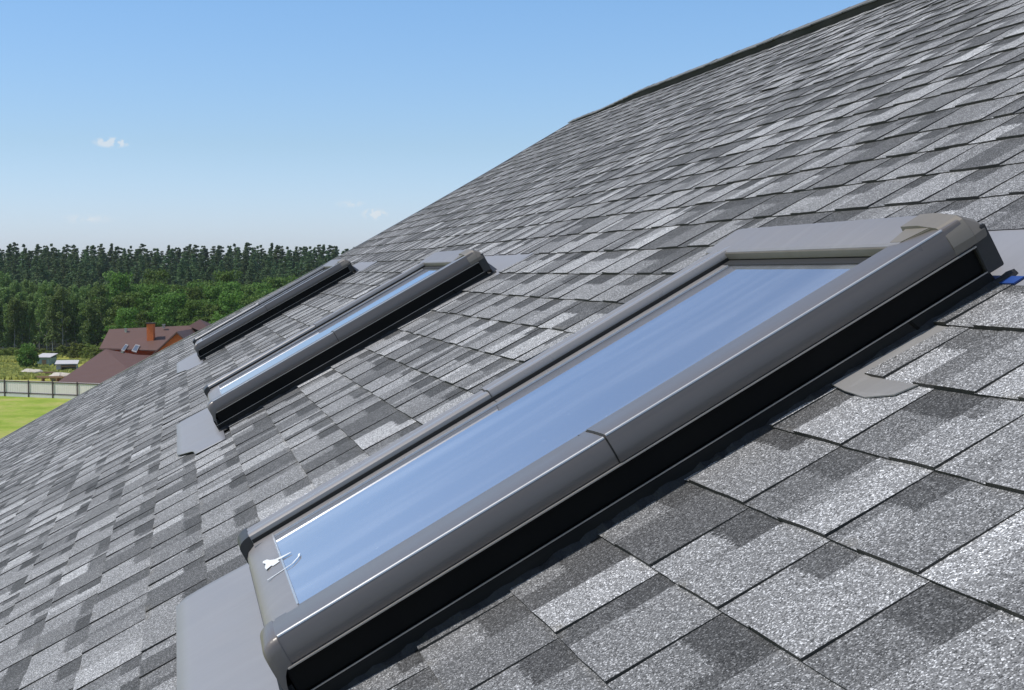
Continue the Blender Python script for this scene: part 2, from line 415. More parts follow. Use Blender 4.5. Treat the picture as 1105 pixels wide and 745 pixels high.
    for nme, dat in (('tab', TAB), ('patch', PAT)):
        at = me.attributes.new(nme, 'FLOAT_COLOR', 'POINT'); at.data.foreach_set('color', np.array(dat, dtype=np.float32).ravel())
    at = me.attributes.new('lc', 'FLOAT_VECTOR', 'POINT'); at.data.foreach_set('vector', np.array(LC, dtype=np.float32).ravel())
    me.update()
    o = bpy.data.objects.new('roof', me); C.objects.link(o); o.parent = house; o.matrix_local = MRh
    return o
roof = build_roof()
roof['label'] = 'slope of grey, charcoal and light asphalt shingles'

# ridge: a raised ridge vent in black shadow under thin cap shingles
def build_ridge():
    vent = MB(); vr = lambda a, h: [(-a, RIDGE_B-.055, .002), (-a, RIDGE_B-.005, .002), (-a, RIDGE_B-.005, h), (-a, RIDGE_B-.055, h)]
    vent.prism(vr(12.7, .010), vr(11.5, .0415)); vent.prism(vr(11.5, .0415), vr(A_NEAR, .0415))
    v = vent.build('ridge_vent', M_VENT_SHADE, roof)
    cap = MB(); rng = random.Random(3)
    slope = math.tan(2*SL)
    a = A_NEAR
    while a < 13.78:
        w = 0.14; lo = 0.011+0.0315*min(1, max(0, (12.66-a)/1.16))
        l = rng.uniform(0, 0.006); dw = rng.uniform(-.006, .006)
        a1 = min(a+w+0.01, 13.8)
        p = [(-a, RIDGE_B-0.062+dw, lo+l), (-a, RIDGE_B, lo+0.004+l), (-a, RIDGE_B+0.15, lo-0.15*math.tan(2*SL)*0.62)]
        q = [(-a1, RIDGE_B-0.062+dw, lo+.003), (-a1, RIDGE_B, lo+0.006), (-a1, RIDGE_B+0.15, lo-0.15*math.tan(2*SL)*0.62+.002)]
        th = Vector((0, 0, 0.007))
        for i in (0, 1):
            ring0 = [Vector(p[i]), Vector(p[i+1]), Vector(p[i+1])+th, Vector(p[i])+th]
            ring1 = [Vector(q[i]), Vector(q[i+1]), Vector(q[i+1])+th, Vector(q[i])+th]
            cap.prism(ring0, ring1)
        a += w
    c = cap.build('ridge_cap', M_CAP, roof)
t = NT('cap_shingle'); co = t.obj()
c1 = t.ramp(t.noise(420, 2, 0.6, co), [(0.3, (0.05, 0.05, 0.052)), (0.7, (0.30, 0.30, 0.305))])
t.l(t.mix(t.noise(3, 3, 0.6, co), c1, (0.12, 0.12, 0.12)), t.b.inputs['Base Color']); t.b.inputs['Roughness'].default_value = 0.9
M_CAP = t.m
build_ridge()

# light metal edging along the far gable, following the roof's edge
rk = MB()
bs = np.linspace(EAVE_B, RIDGE_B-0.01, 40)
for b0, b1 in zip(bs[:-1], bs[1:]):
    def ring(b):
        a = rake(b); return [(-a+.012, b, -.11), (-a-.012, b, -.11), (-a-.012, b, .013), (-a+.012, b, .013)]
    rk.prism(ring(b0), ring(b1), caps=False)
rk.build('edge_trim', M_LIP, roof)

# the rest of the house: far slope, walls (from other positions)
hb = MB()
def hw(a, b, h=0): 
    p = MRh @ Vector((-a, b, h)); return p
zr = hw(0, RIDGE_B).z
def gp(a, d, z):   # a along ridge, d horizontal distance up-slope from O0, z height
    p = Vector((0, 0, 0))+uv*a+vh*d; return (p.x, p.y, z)
dr = (vv*RIDGE_B+nn*0).dot(vh); de = (vv*EAVE_B).dot(vh); zE = hw(0, EAVE_B).z
zr0 = hw(0, RIDGE_B, 0).z; off = -(nn*0).dot(vh)
back = MB()
pl = [gp(A_NEAR, dr, zr0-.01), gp(13.75, dr, zr0-.01), gp(14.2, 2*dr-de, zE), gp(A_NEAR, 2*dr-de, zE)]
top = [Vector(p) for p in pl]; bot = [p-Vector((0, 0, .12)) for p in top]
back.prism(top, bot); back.build('far_slope', M_CAP, house)
wa = MB()
d0, d1 = de+0.6, 2*dr-de-0.6; aN, aF = A_NEAR+.4, 12.6
zw = zE+0.6*math.tan(SL)-0.2
ringA = [gp(aN, d0, 0), gp(aN, d1, 0), gp(aN, d1, zw), gp(aN, dr, zr0-.3), gp(aN, d0, zw)]
ringB = [gp(aF, d0, 0), gp(aF, d1, 0), gp(aF, d1, zw), gp(aF, dr, zr0-.3), gp(aF, d0, zw)]
wa.prism(ringA, ringB); wa.build('wall', M_WALL, house)

# ------------------------------------------------------------------ skylights
def extr(mb, prof, b0, b1, mi=0, d0=None, d1=None):
    mb.prism([(-a, b0, h) for a, h in prof], [(-a, b1, h) for a, h in prof], mi)

def skylight(first):
    # black sash and frame box
    m = MB()
    m.box(-2.712, -1.892, -0.140, .993, 0.031, 0.0795)
    m.box(-2.700, -1.905, -0.130, 1.002, -0.004, 0.031)
    sky_o = m.build('skylight', M_BLACK, None, bevel=0.002)
    sky_o.parent = house
    P = sky_o
    # glass
    g = MB(); g.box(-2.635, -2.000, -0.100, 1.0, 0.080, 0.0950); g.build('glass_pane', M_GLASS, P)
    # right cover: rounded outside, a sharp ridge, sloping in towards the glass
    def rc(e, i=0.0):
        return [(1.884-e, .0745), (1.8825-e, .080), (1.883-e, .088), (1.8845-e, .097), (1.8866-e, .1050), (1.8876-e, .1082), (1.8884-e, .1106+e), (1.8894-e, .1128+e), (1.8908-e, .1144+e), (1.8928, .1152+e), (1.8945, .11535+e), (1.945, .1140+e), (1.985, .1115+e),
                (1.992, .0975), (2.058, .0958), (2.062, .0938), (2.062, .088), (1.90, .086)]
    def lcv(e):
        return [(2.724+e, .070), (2.7265+e, .083), (2.7255+e, .098), (2.7215+e, .107), (2.714+e, .1125+e), (2.700, .1145+e), (2.690, .1120+e), (2.678, .1120+e), (2.670, .1145+e), (2.650, .1150+e), (2.6445, .1138+e), (2.6415, .1105), (2.6405, .105), (2.640, .096),
                (2.634, .0970), (2.612, .0960), (2.610, .088), (2.70, .086)]
    gv = MB(); gv.box(-2.6405, -2.6365, -.127, .99, .0970, .1038); gv.build('shade_strip', M_VENT_SHADE, P)  # black strip put in for the shade of the groove beside the rail
    gs = MB(); gs.box(-2.6118, -2.604, -.089, .915, .0940, .0966); gs.build('glass_edge_line', M_SEAM_GLINT, P, bevel=.0006)  # white strip: the sun highlight along the glass edge, put into its colour
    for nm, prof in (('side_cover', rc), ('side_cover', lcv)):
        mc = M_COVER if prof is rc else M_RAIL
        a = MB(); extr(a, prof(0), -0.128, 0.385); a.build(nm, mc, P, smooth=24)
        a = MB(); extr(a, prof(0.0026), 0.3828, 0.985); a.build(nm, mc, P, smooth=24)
    jb = MB(); extr(jb, rc(0.0010), 0.3805, 0.3829); jb.build('joint_shadow', M_VENT_SHADE, P); jb = MB(); extr(jb, lcv(0.0010), 0.3805, 0.3829); jb.build('joint_shadow', M_VENT_SHADE, P)  # thin dark rings added as the shadow lines at the cover joints
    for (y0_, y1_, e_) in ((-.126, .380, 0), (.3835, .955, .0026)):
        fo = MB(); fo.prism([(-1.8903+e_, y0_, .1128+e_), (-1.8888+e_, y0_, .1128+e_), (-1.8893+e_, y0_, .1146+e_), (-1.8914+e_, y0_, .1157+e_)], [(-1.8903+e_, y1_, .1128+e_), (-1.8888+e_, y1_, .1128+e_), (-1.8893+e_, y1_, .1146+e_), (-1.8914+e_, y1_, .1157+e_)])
        fo.build('fold_glint', M_SEAM_GLINT, P)  # pale strip added as the bright glint along the cover's ridge
    # light lips under the covers and on top of the flashing
    a = MB()
    a.box(-1.896, -1.8785, -0.135, .988, .0708, .0732); a.build('drip_lip', M_LIP, P, bevel=0.0006)
    a = MB(); a.box(-2.732, -2.72, -0.135, 1.020, .0660, .0690); a.build('drip_lip', M_LIP, P, bevel=0.0006)
    # bottom cover: flat, then rounding down over the end
    b = MB()
    pr = [(-0.0900, .0965), (-0.108, .0962), (-0.130, .0925), (-0.143, .087), (-0.1505, .078), (-0.153, .064), (-0.1525, .052), (-0.149, .050), (-0.1465, .064), (-0.140, .078), (-0.125, .085), (-0.09, .088)]
    b.prism([(-1.992, y, h) for y, h in pr], [(-2.640, y, h) for y, h in pr])
    b.build('bottom_cover', M_HOOD, P, smooth=35)
    # white seam between glass and bottom cover
    s = MB(); s.box(-2.628, -2.06, -0.0915, -0.0885, .0940, .0972); s.build('glass_edge_line', M_SEAM_GLINT, P)
    # rounded lower ends of the side covers
    for (ai, ao, sg) in ((1.992, 1.8815, 1), (2.640, 2.7275, -1)):
        e = MB(); N = 8; rings = []
        for i in range(N+1):
            th = i/N*math.pi/2
            y = -0.128-0.026*math.sin(th); top_h = .1152-.018*(1-math.cos(th))
            xs = [ao, ao+sg*.001, ao+sg*.0035, ao+sg*.007, ao+sg*.0125, ai]
            lo_ = .074-.040*math.sin(th)**3; hs = [lo_, .098, .107, .113, .1152, .112]
            ring = [(-x, y, min(h, h-.0152*(1-math.cos(th)))) for x, h in zip(xs, hs)]+[(-ai, y, lo_)]
            rings.append(ring)
        for r0, r1 in zip(rings[:-1], rings[1:]): e.prism(r0, r1, caps=False)
        e.poly(rings[-1]); e.poly(rings[0])
        e.build('end_cap', M_COVER if sg == 1 else M_RUBBER2, P, smooth=40)
    # flashing: upstand and foot
    f = MB()
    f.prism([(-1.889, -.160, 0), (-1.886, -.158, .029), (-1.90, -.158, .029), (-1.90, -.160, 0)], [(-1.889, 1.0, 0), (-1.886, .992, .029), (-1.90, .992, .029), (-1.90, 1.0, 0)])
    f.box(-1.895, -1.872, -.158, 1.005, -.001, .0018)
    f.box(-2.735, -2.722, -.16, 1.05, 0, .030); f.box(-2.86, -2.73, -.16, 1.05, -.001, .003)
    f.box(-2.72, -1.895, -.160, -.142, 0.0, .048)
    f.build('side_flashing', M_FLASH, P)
    f = MB(); f.box(-1.8875, -1.8848, -.158, .992, .0288, .0304); f.build('flashing_bead', M_LIP, P)
    f = MB(); f.prism([(-1.8885, .858, .001), (-1.8850, .846, .0285), (-1.8870, .846, .0285), (-1.8900, .858, .001)], [(-1.8885, .864, .001), (-1.8850, .851, .0285), (-1.8870, .851, .0285), (-1.8900, .864, .001)]); f.build('flashing_fold', M_BLACK, P)
    # sealant bead where the shingles meet the flashing
    q = MB(); rr = random.Random(5); ring = []
    ys = np.linspace(-0.16, 1.03, 90); prev = None
    for y in ys:
        w = .007+.009*rr.random()**2; h = .009+.006*rr.random()
        r_ = [(-1.892, y, 0), (-1.892+w+.003, y, .001), (-1.892+w*.8, y, h*.7), (-1.888, y, h)]
        if prev: q.prism(prev, r_, caps=False)
        prev = r_
    q.build('sealant', M_SEAL, P, smooth=60)
    # apron: soft grey sheet dressed over the course below
    ap = MB(); out = [(1.60, -.262), (1.86, -.332), (2.94, -.334), (2.962, -.329), (2.972, -.315), (2.965, -.20), (2.95, -.13), (1.60, -.13)]
    def ah(y): return .0115 if y < -.27 else (.0115-.007*(y+.27)/.14)
    lo = [(-a, b, ah(b)-.0025) for a, b in out]; hi = [(-a, b, ah(b)) for a, b in out]
    # gridded so that it undulates
    n = 40
    def inside(a):  # lower edge for a
        return float(np.interp(a, [1.60, 1.72, 1.86, 2.94, 2.960, 2.972], [-.262, -.268, -.332, -.334, -.328, -.312]))
    for i in range(n):
        a0 = 1.60+(2.972-1.60)*i/n; a1 = 1.60+(2.972-1.60)*(i+1)/n
        for j in range(6):
            pts = []
            for (aa, jj) in ((a0, j), (a1, j), (a1, j+1), (a0, j+1)):
                bl = inside(aa); bb = bl+(-.145-bl)*jj/6
                pts.append((-aa, bb, ah(bb)+.0012*noise.noise(Vector((aa*7, bb*7, 2)))))
            ap.poly(pts)
    import bmesh
    o = ap.build('apron', M_APRON, P, recalc=False)
    bm = bmesh.new(); bm.from_mesh(o.data); bmesh.ops.remove_doubles(bm, verts=bm.verts, dist=1e-5); bmesh.ops.recalc_face_normals(bm, faces=bm.faces); bm.to_mesh(o.data); bm.free()
    o.data.shade_smooth()
    md = o.modifiers.new('thickness', 'SOLIDIFY'); md.thickness = 0.002; md.offset = -1
    # head flashing gutter above the window, dark sealant line, blue strip
    h = MB(); h.prism([(-2.80, .996, .004), (-2.80, 1.175, .007), (-2.80, 1.175, .002), (-2.80, .996, .001)], [(-1.80, .996, .004), (-1.80, 1.175, .007), (-1.80, 1.175, .002), (-1.80, .996, .001)])
    h.prism([(-2.73, 1.052, .005), (-2.73, 1.03, .05), (-2.73, 1.024, .05), (-2.73, 1.035, .004)], [(-1.96, 1.052, .005), (-1.96, 1.03, .05), (-1.96, 1.024, .05), (-1.96, 1.035, .004)])
    h.build('head_flashing', M_APRON, P)
    # hood over the head of the window
    hd = MB()
    hp = [(0.917, .094), (0.917, .1135), (0.921, .1165), (0.995, .1215), (1.008, .1180), (1.018, .104), (1.018, .075), (1.010, .075), (1.00, .094)]
    hd.prism([(-1.955, y, z) for y, z in hp], [(-2.750, y, z) for y, z in hp])
    hd.build('hood', [M_HOOD], P, smooth=20)
    hf = MB(); hf.box(-2.747, -1.965, .9135, .9172, .0990, .1130); hf.build('hood_front', M_CORNER, P, bevel=0.001)
    hr = MB(); hr.box(-2.715, -1.93, .9190, .940, .0936, .1100); hr.box(-2.636, -1.995, .896, .9187, .0953, .0975); hr.build('shade_strip', M_VENT_SHADE, P)  # black strips painting in the shadow under the hood's front
    # corner cap wrapping the right cover's head: wedge plus a band
    cc = MB()
    cc.prism([(-1.990, .922, .112), (-1.955, .922, .112), (-1.955, .922, .1170), (-1.990, .922, .1170)], [(-1.990, .958, .112), (-1.912, .958, .112), (-1.912, .958, .1225), (-1.990, .958, .1225)])
    cc.build('hood_wedge', M_CORNER, P, bevel=0.0015)
    cb = MB()
    def band(e, y): return [(-a, y, z) for a, z in [(1.8805-e, .076), (1.8785-e, .088), (1.882-e, .103), (1.889-e, .1145+e), (1.900, .1205+e), (1.95, .1265+e), (2.0, .1265+e), (2.0, .085), (1.90, .080)]]
    cb.prism(band(.0, .955), band(0.001, .992)); cb.prism(band(0.001, .9922), [(x, y+.022, z-.014 if z > .1 else z) for x, y, z in band(-.004, .992)])
    cb.build('corner_cap', M_CORNER, P, smooth=18)
    pl = MB(); pl.box(-1.95, -1.8840, .988, 1.018, .026, .094); pl.build('corner_plate', M_RUBBER2, P, bevel=0.0015)
    if first:
        bf = MB(); bf.box(-1.925, -1.845, .996, 1.016, .0055, .0080)  # plain blue strip at the head of the window
        bf.build('blue_strip', M_BLUE, P)
        # bent tongue of step flashing sticking out between two shingle courses
        tg = MB(); z0 = .012
        pts = [(1.889, .703, .0105), (1.83, .694, .0100), (1.765, .690, .0085), (1.712, .706, .0080), (1.70, .737, .0060), (1.70, .765, .0030), (1.83, .765, .0042), (1.84, .80, .0045), (1.84, .879, .0032), (1.889, .879, .0050)]
        hi = [(-a, b, h) for a, b, h in pts]; lo = [(-a, b, h-.0018) for a, b, h in pts]
        tg.prism(lo, hi); tg.build('step_flashing', M_BENT, P)
        # white tape residue at the lower left corner of the glass
        tp = MB()
        def stroke(pts, w):
            for (x0, y0), (x1, y1) in zip(pts[:-1], pts[1:]):
                d = Vector((x1-x0, y1-y0)); d.normalize(); nrm = Vector((-d.y, d.x))*w/2
                z0, z1 = .0972, .0977
                r0 = [(-(x0+nrm.x), y0+nrm.y), (-(x1+nrm.x), y1+nrm.y), (-(x1-nrm.x), y1-nrm.y), (-(x0-nrm.x), y0-nrm.y)]
                tp.prism([(x, y, z0) for x, y in r0], [(x, y, z1) for x, y in r0])
        pg = [(2.450, -.120), (2.446, -.113), (2.428, -.108), (2.412, -.100), (2.403, -.084), (2.397, -.071), (2.393, -.072), (2.393, -.088), (2.396, -.096), (2.378, -.094), (2.374, -.106), (2.384, -.109), (2.376, -.119), (2.396, -.120), (2.420, -.117), (2.438, -.1215)]
        tp.prism([(-a, b, .0972) for a, b in pg], [(-a, b, .0977) for a, b in pg])
        tp.build('tape_residue', M_TAPE, P); tp = MB()
        stroke([(2.302, -.122), (2.306, -.098), (2.312, -.076), (2.335, -.062), (2.352, -.060)], .0035)
        tp.build('tape_residue', M_TAPE, P)
        for (a, b) in ((2.02, .35), (2.04, .22), (2.0, .47), (2.16, .74)):
            pass
    P.matrix_local = MRh
    return P
M_RUBBER2 = metal_paint('dark_grey_plate', (0.045, 0.043, 0.042), 0.5, 0.2)
sk0 = skylight(True)
sk0['label'] = 'nearest and largest skylight, blue sky in its glass, white tape residue in the lower corner'
def copy_part(o, parent, skip=()):
    c = o.copy(); C.objects.link(c); c.parent = parent
    return c
for s, lab in ((WIN[1], 'middle skylight of the roof'), (WIN[2], 'farthest and smallest looking skylight of the roof')):
    c = sk0.copy(); C.objects.link(c); c.parent = house; c['label'] = lab
    c.matrix_local = MRh @ Matrix.Translation((-s, 0, 0))
    for ch in list(sk0.children):
        if ch.name.split('.')[0] in ('blue_strip', 'step_flashing', 'tape_residue'): continue
        d = ch.copy(); C.objects.link(d); d.parent = c

# ------------------------------------------------------------------ fence
M_PANEL = simple('pale_fence_sheet', (0.78, 0.71, 0.66), 0.7, var=0.06, scale=1.5)
M_POST = simple('dark_fence_post', (0.07, 0.05, 0.05), 0.7)
M_CONC = simple('concrete_plinth', (0.62, 0.61, 0.56), 0.9, var=0.12, scale=2)
fdir = Vector((FX1-FX0, FY1-FY0, 0)).normalized(); flen = math.hypot(FX1-FX0, FY1-FY0)
fang = math.atan2(fdir.y, fdir.x)
fence = empty('boundary_fence', (FX0, FY0, 0), fang)
tag(fence, 'long pale sheet fence with dark posts and rails between lawn and meadow', 'fence')
pm = MB(); pm.box(0, flen, -0.02, 0.02, 0.28, 1.52)
nrib = int(flen/0.22)
for i in range(nrib): pm.box(i*.22+.02, i*.22+.12, -0.034, -0.0205, 0.285, 1.515)
pm.build('fence_sheet', M_PANEL, fence)
pc = MB(); pc.box(0, flen, -0.09, 0.09, -0.1, 0.26); pc.build('plinth', M_CONC, fence)
for z in (0.36, 1.50):
    rm = MB(); rm.box(0, flen, -0.085, -0.0355, z, z+0.09); rm.build('rail', M_POST, fence)
rm = MB(); rm.box(0, flen, -0.05, 0.05, 1.60, 1.625); rm.build('top_cap', M_PANEL, fence)
sp = 2.95; k = 0
while 0.6+k*sp < flen:
    q = MB(); x = 0.6+k*sp; q.box(x-.06, x+.06, -.16, -.0865, 0, 1.72); q.build('post', M_POST, fence, bevel=0.01); k += 1

# ------------------------------------------------------------------ the brown roofed house beyond the fence
def roof_mat():
    t = NT('brown_tile_roof'); co = t.obj()
    w = t.n('TexWave'); w.bands_direction = 'Z'; w.inputs['Scale'].default_value = 3.2; w.inputs['Distortion'].default_value = 0.6; t.l(co, w.inputs['Vector'])
    c = t.mix(t.math('MULTIPLY', w.outputs['Fac'], 0.5), (0.115, 0.052, 0.036), (0.080, 0.036, 0.026))
    c = t.mix(t.math('MULTIPLY', t.noise(1.2, 4, 0.6, co), 0.4), c, (0.135, 0.078, 0.066))
    t.l(c, t.b.inputs['Base Color']); t.b.inputs['Roughness'].default_value = 0.6
    t.bump(w.outputs['Fac'], 0.5, 0.05); return t.m
M_BR = roof_mat()
def brick_mat():
    t = NT('orange_brick'); co = t.obj()
    q = t.n('TexBrick'); q.inputs['Scale'].default_value = 3.5; q.inputs['Color1'].default_value = (0.80, 0.20, 0.04, 1); q.inputs['Color2'].default_value = (0.68, 0.15, 0.035, 1)
    q.inputs['Mortar'].default_value = (0.35, 0.16, 0.10, 1); q.inputs['Mortar Size'].default_value = 0.012
    mp = t.n('Mapping'); mp.inputs['Rotation'].default_value = (R(90), 0, 0); t.l(co, mp.inputs[0]); t.l(mp.outputs[0], q.inputs['Vector'])
    t.l(q.outputs['Color'], t.b.inputs['Base Color']); t.b.inputs['Roughness'].default_value = 0.85; return t.m
M_BRICK = brick_mat()
M_SOFFIT = simple('dark_soffit', (0.06, 0.035, 0.03), 0.7)
M_FARGL = NT('far_skylight_glass'); M_FARGL.b.inputs['Base Color'].default_value = (0.22, 0.25, 0.3, 1); M_FARGL.b.inputs['Roughness'].default_value = 0.15; M_FARGL.b.inputs['Metallic'].default_value = 0.6; M_FARGL = M_FARGL.m
def zat(py, D): return EYE-(py-293.3)/1569.0*D*1.0
HY = 158.0
fh = empty('brown_roofed_house', (PX(150, HY), HY, 0))
tag(fh, 'brick house with a brown hipped roof and orange chimney beyond the fence', 'house')
def w2(px, py, D): 
    return Vector((PX(px, D)-PX(150, HY), D-HY, zat(py, D)))
# main hip roof
rl = w2(117.6, 355.4, 160); rr_ = w2(204, 351.4, 160.5)
fl = w2(106.6, 376, 155.5); bl = Vector((fl.x+1.0, 8.5, fl.z))
fr_ = w2(232, 384, 152.5); fr_.z = fl.z-0.2; br = Vector((fr_.x, 8.5, fl.z))
rf = MB()
rf.poly([fl, fr_, rr_, rl]); rf.poly([bl, fl, rl]); rf.poly([br, bl, rl, rr_]); rf.poly([fr_, br, rr_])
rf.poly([p+Vector((0, 0, -.12)) for p in (fl, bl, br, fr_)])
for p, q in ((fl, fr_), (bl, fl), (br, bl), (fr_, br)):
    rf.poly([p, q, q+Vector((0, 0, -.12)), p+Vector((0, 0, -.12))])
# right peak: tall pyramid
pk = w2(215.5, 344.8, 161.5)
rf.poly([w2(203, 352, 158.5), w2(236, 366, 157.0), pk]); rf.poly([w2(203, 352, 158.5), pk, Vector((w2(203, 352, 158.5).x, 6.5, rr_.z-.3))]); rf.poly([w2(236, 366, 157), Vector((w2(236, 366, 157).x, 7, rr_.z-1)), pk]); rf.poly([Vector((w2(203, 352, 158.5).x, 6.5, rr_.z-.3)), pk, Vector((w2(236, 366, 157).x, 7, rr_.z-1))])
# low front wing sweeping down towards the fence
wl0 = w2(113, 377.2, 155.0); wr0 = w2(147, 383.0, 153.2); wbl = w2(60, 417, 144.6); wbr = w2(156, 416, 141.5)
wbl.z = wbr.z = 1.35
rf.poly([wl0+Vector((0, 0, .02)), wbl, wbr, wr0])
rf.poly([wr0, wbr, Vector((wbr.x+.6, -4.0, 3.4)), w2(156, 392, 154.5)])
rf.poly([wl0+Vector((0, 0, .02)), Vector((wl0.x, 1.0, wl0.z)), Vector((wbl.x, -7.0, 1.35)), wbl])
far_roof = rf.build('roof', M_BR, fh, recalc=False)
# cross gable with an orange wall
ga = w2(191.4, 359.5, 151.5); gl_ = w2(167.5, 381.5, 151.5); gr = w2(217, 383, 151.5)
gb = Vector((ga.x, 2.0, ga.z)); glb = Vector((gl_.x, 1.0, gl_.z)); grb = Vector((gr.x, 1.0, gr.z))
ex = Vector((0, -.5, 0)); th = Vector((0, 0, .16))
g1 = MB()
for p, pb in ((gl_, glb), (gr, grb)):
    s = (p-ga).normalized()*0.45
    g1.prism([ga+ex, p+s+ex, p+s+ex+th, ga+ex+th], [gb, pb+s, pb+s+th, gb+th])
g1.build('gable_roof', M_BR, far_roof)
g2 = MB(); g2.poly([gl_+Vector((0, 0, 0)), gr, ga]); g2.poly([gl_, Vector((gl_.x, gl_.y, 0)), Vector((gr.x, gr.y, 0)), gr]); g2.build('gable_wall', M_BRICK, fh)
# walls
wm = MB(); wm.box(fl.x+.55, fr_.x-.5, fl.y+.6, 8.0, 0, fl.z-.02); wm.build('wall', M_BRICK, fh)
wm = MB(); wm.prism([wbl+Vector((.6, .5, -1.35)), wbr+Vector((-.3, .5, -1.35)), wbr+Vector((-.3, .5, -.1)), wbl+Vector((.6, .5, -.1))], [Vector((wl0.x+.3, -1.2, 0)), Vector((wr0.x-.3, -1.2, 0)), Vector((wr0.x-.3, -1.2, wr0.z-.6)), Vector((wl0.x+.3, -1.2, wl0.z-.6))]); wm.build('wing_wall', M_BRICK, fh)
# chimney
cx0, cx1 = w2(159.2, 360, 157.2).x, w2(166.4, 360, 157.2).x
cm = MB(); cm.box(cx0, cx1, -1.3, -.5, fl.z, zat(349.6, 157)); cho = cm.build('chimney', M_BRICK, far_roof, bevel=.01)
cm = MB(); cm.box(cx0-.1, cx1+.1, -1.4, -.4, zat(349.6, 157)+.003, zat(348.4, 157)); cm.build('chimney_cap', M_SOFFIT, far_roof)
# dormer recess beside the gable, vents on the ridge, two skylights
nrm = (fr_-fl).cross(rl-fl).normalized()
def on_roof(px, py):     # point on the main front slope
    d = Vector(((px-552.5)/1569, 1, -(py-293.3)/1569)); o = Vector((-PX(150, HY), -HY, EYE))
    t = (fl-o).dot(nrm)/d.dot(nrm); return o+d*t
for q in ([(130, 379.0), (135.2, 372.2), (138.2, 373.2), (133.6, 380.0)], [(141.4, 379.6), (146.0, 372.6), (150.8, 373.6), (146.6, 381.4)]):
    pts = [on_roof(*p) for p in q]; sm = MB(); sm.prism([p for p in pts], [p+nrm*.10 for p in pts]); so = sm.build('skylight_frame', M_LIP, far_roof)
    c = sum(pts, Vector())/4; sm = MB(); pi = [c+(p-c)*.74 for p in pts]; sm.prism([p+nrm*.09 for p in pi], [p+nrm*.115 for p in pi]); sm.build('skylight_pane', M_FARGL, far_roof)
for px, py in ((135.6, 357.3), (176.5, 352.6), (131.5, 382)):
    p = on_roof(px, py); vm = MB(); vm.box(p.x-.12, p.x+.12, p.y-.12, p.y+.12, p.z-.2, p.z+.22); vm.box(p.x-.17, p.x+.17, p.y-.17, p.y+.17, p.z+.223, p.z+.27); vm.build('roof_vent', M_LIP, far_roof)

# ------------------------------------------------------------------ sheds and rubble on the meadow
M_SHROOF = simple('pale_sheet_roof', (0.55, 0.52, 0.52), 0.6, scale=1.5)
M_SHED1 = simple('pale_green_boards', (0.30, 0.38, 0.33), 0.8, var=0.25, scale=3)
M_SHED2 = simple('pale_grey_boards', (0.50, 0.48, 0.46), 0.8, var=0.2, scale=3)
M_WOODL = simple('weathered_timber', (0.34, 0.22, 0.13), 0.9, var=0.3, scale=4)
M_STONE = simple('pale_rubble', (0.55, 0.50, 0.42), 0.9, var=0.25, scale=3)
def shed(name, px, D, rz, w, d, h, roofm, wallm, label, opening):
    e = empty(name, (PX(px, D), D, 0), rz); tag(e, label, 'shed')
    m = MB(); m.box(-w/2, w/2, d/2-.06, d/2, 0, h*0.92); m.box(-w/2, -w/2+.06, -d/2, d/2-.061, 0, h*.74); m.box(w/2-.06, w/2, -d/2, d/2-.061, 0, h*.74)
    if opening: m.box(-w/2+.061, -w/2+w*.22, -d/2, -d/2+.06, 0, h*.74)
    else: m.box(-w/2+.061, w/2-.061, -d/2, -d/2+.06, 0, h*.74)
    m.build('wall', wallm, e)
    m = MB(); m.prism([(-w/2-.15, -d/2-.25, h*.76), (-w/2-.15, d/2+.15, h*.98), (-w/2-.15, d/2+.15, h*.98+.07), (-w/2-.15, -d/2-.25, h*.76+.07)], [(w/2+.15, -d/2-.25, h*.76), (w/2+.15, d/2+.15, h*.98), (w/2+.15, d/2+.15, h*.98+.07), (w/2+.15, -d/2-.25, h*.76+.07)])
    for i in range(int((w+.3)/.25)): m.box(-w/2-.12+i*.25, -w/2-.06+i*.25, -d/2-.26, -d/2-.20, h*.75, h*.76+.09)
    m.build('roof', roofm, e)
    if opening:
        m = MB(); m.box(-w/2+w*.23, -w/2+w*.23+.07, -d/2, -d/2+.05, 0, h*.74); m.box(-w*.25, w/2-.065, -d/2+.002, -d/2+.05, h*.54, h*.66); m.build('door_frame', M_WOODL, e)
    else:
        m = MB(); m.box(-w*.1, w*.22, -d/2-.03, -d/2-.003, .1, h*.6); m.build('door', M_WOODL, e)
shed('garden_shed', 49.5, 188, R(-8), 1.8, 1.9, 1.75, M_SHROOF, M_SHED1, 'pale green shed with a flat pinkish white roof right beside the round bush', False)
shed('open_shed', 71.5, 178, R(12), 2.4, 2.1, 1.45, M_SHROOF, M_SHED2, 'low pale shed with a dark open front and white sheet roof', True)
def rocks(name, px, D, n, spread, size, mat, label, cat):
    m = MB(); rr = random.Random(int(px*7))
    import bmesh
    bm = bmesh.new()
    for i in range(n):
        s = size*rr.uniform(.5, 1.2); c = Vector((rr.uniform(-1, 1)*spread, rr.uniform(-1, 1)*spread*.6, s*.3))
        r = bmesh.ops.create_icosphere(bm, subdivisions=2, radius=s)
        for v in r['verts']:
            v.co = v.co*(1+.35*noise.noise(v.co*3/s+c)); v.co.z *= .55; v.co += c
    me = bpy.data.meshes.new(name); bm.to_mesh(me); bm.free(); me.materials.append(mat)
    o = bpy.data.objects.new(name, me); C.objects.link(o); o.location = (PX(px, D), D, 0)
    tag(o, label, cat); return o
rocks('rubble_heap', 32, 173, 12, 1.2, .85, M_STONE, 'pale heap of rubble on the meadow below the round bush', 'rubble')
rocks('sand_heap', 66, 166, 9, .9, .95, M_STONE, 'small cream heap by the fence in front of the open shed', 'rubble')
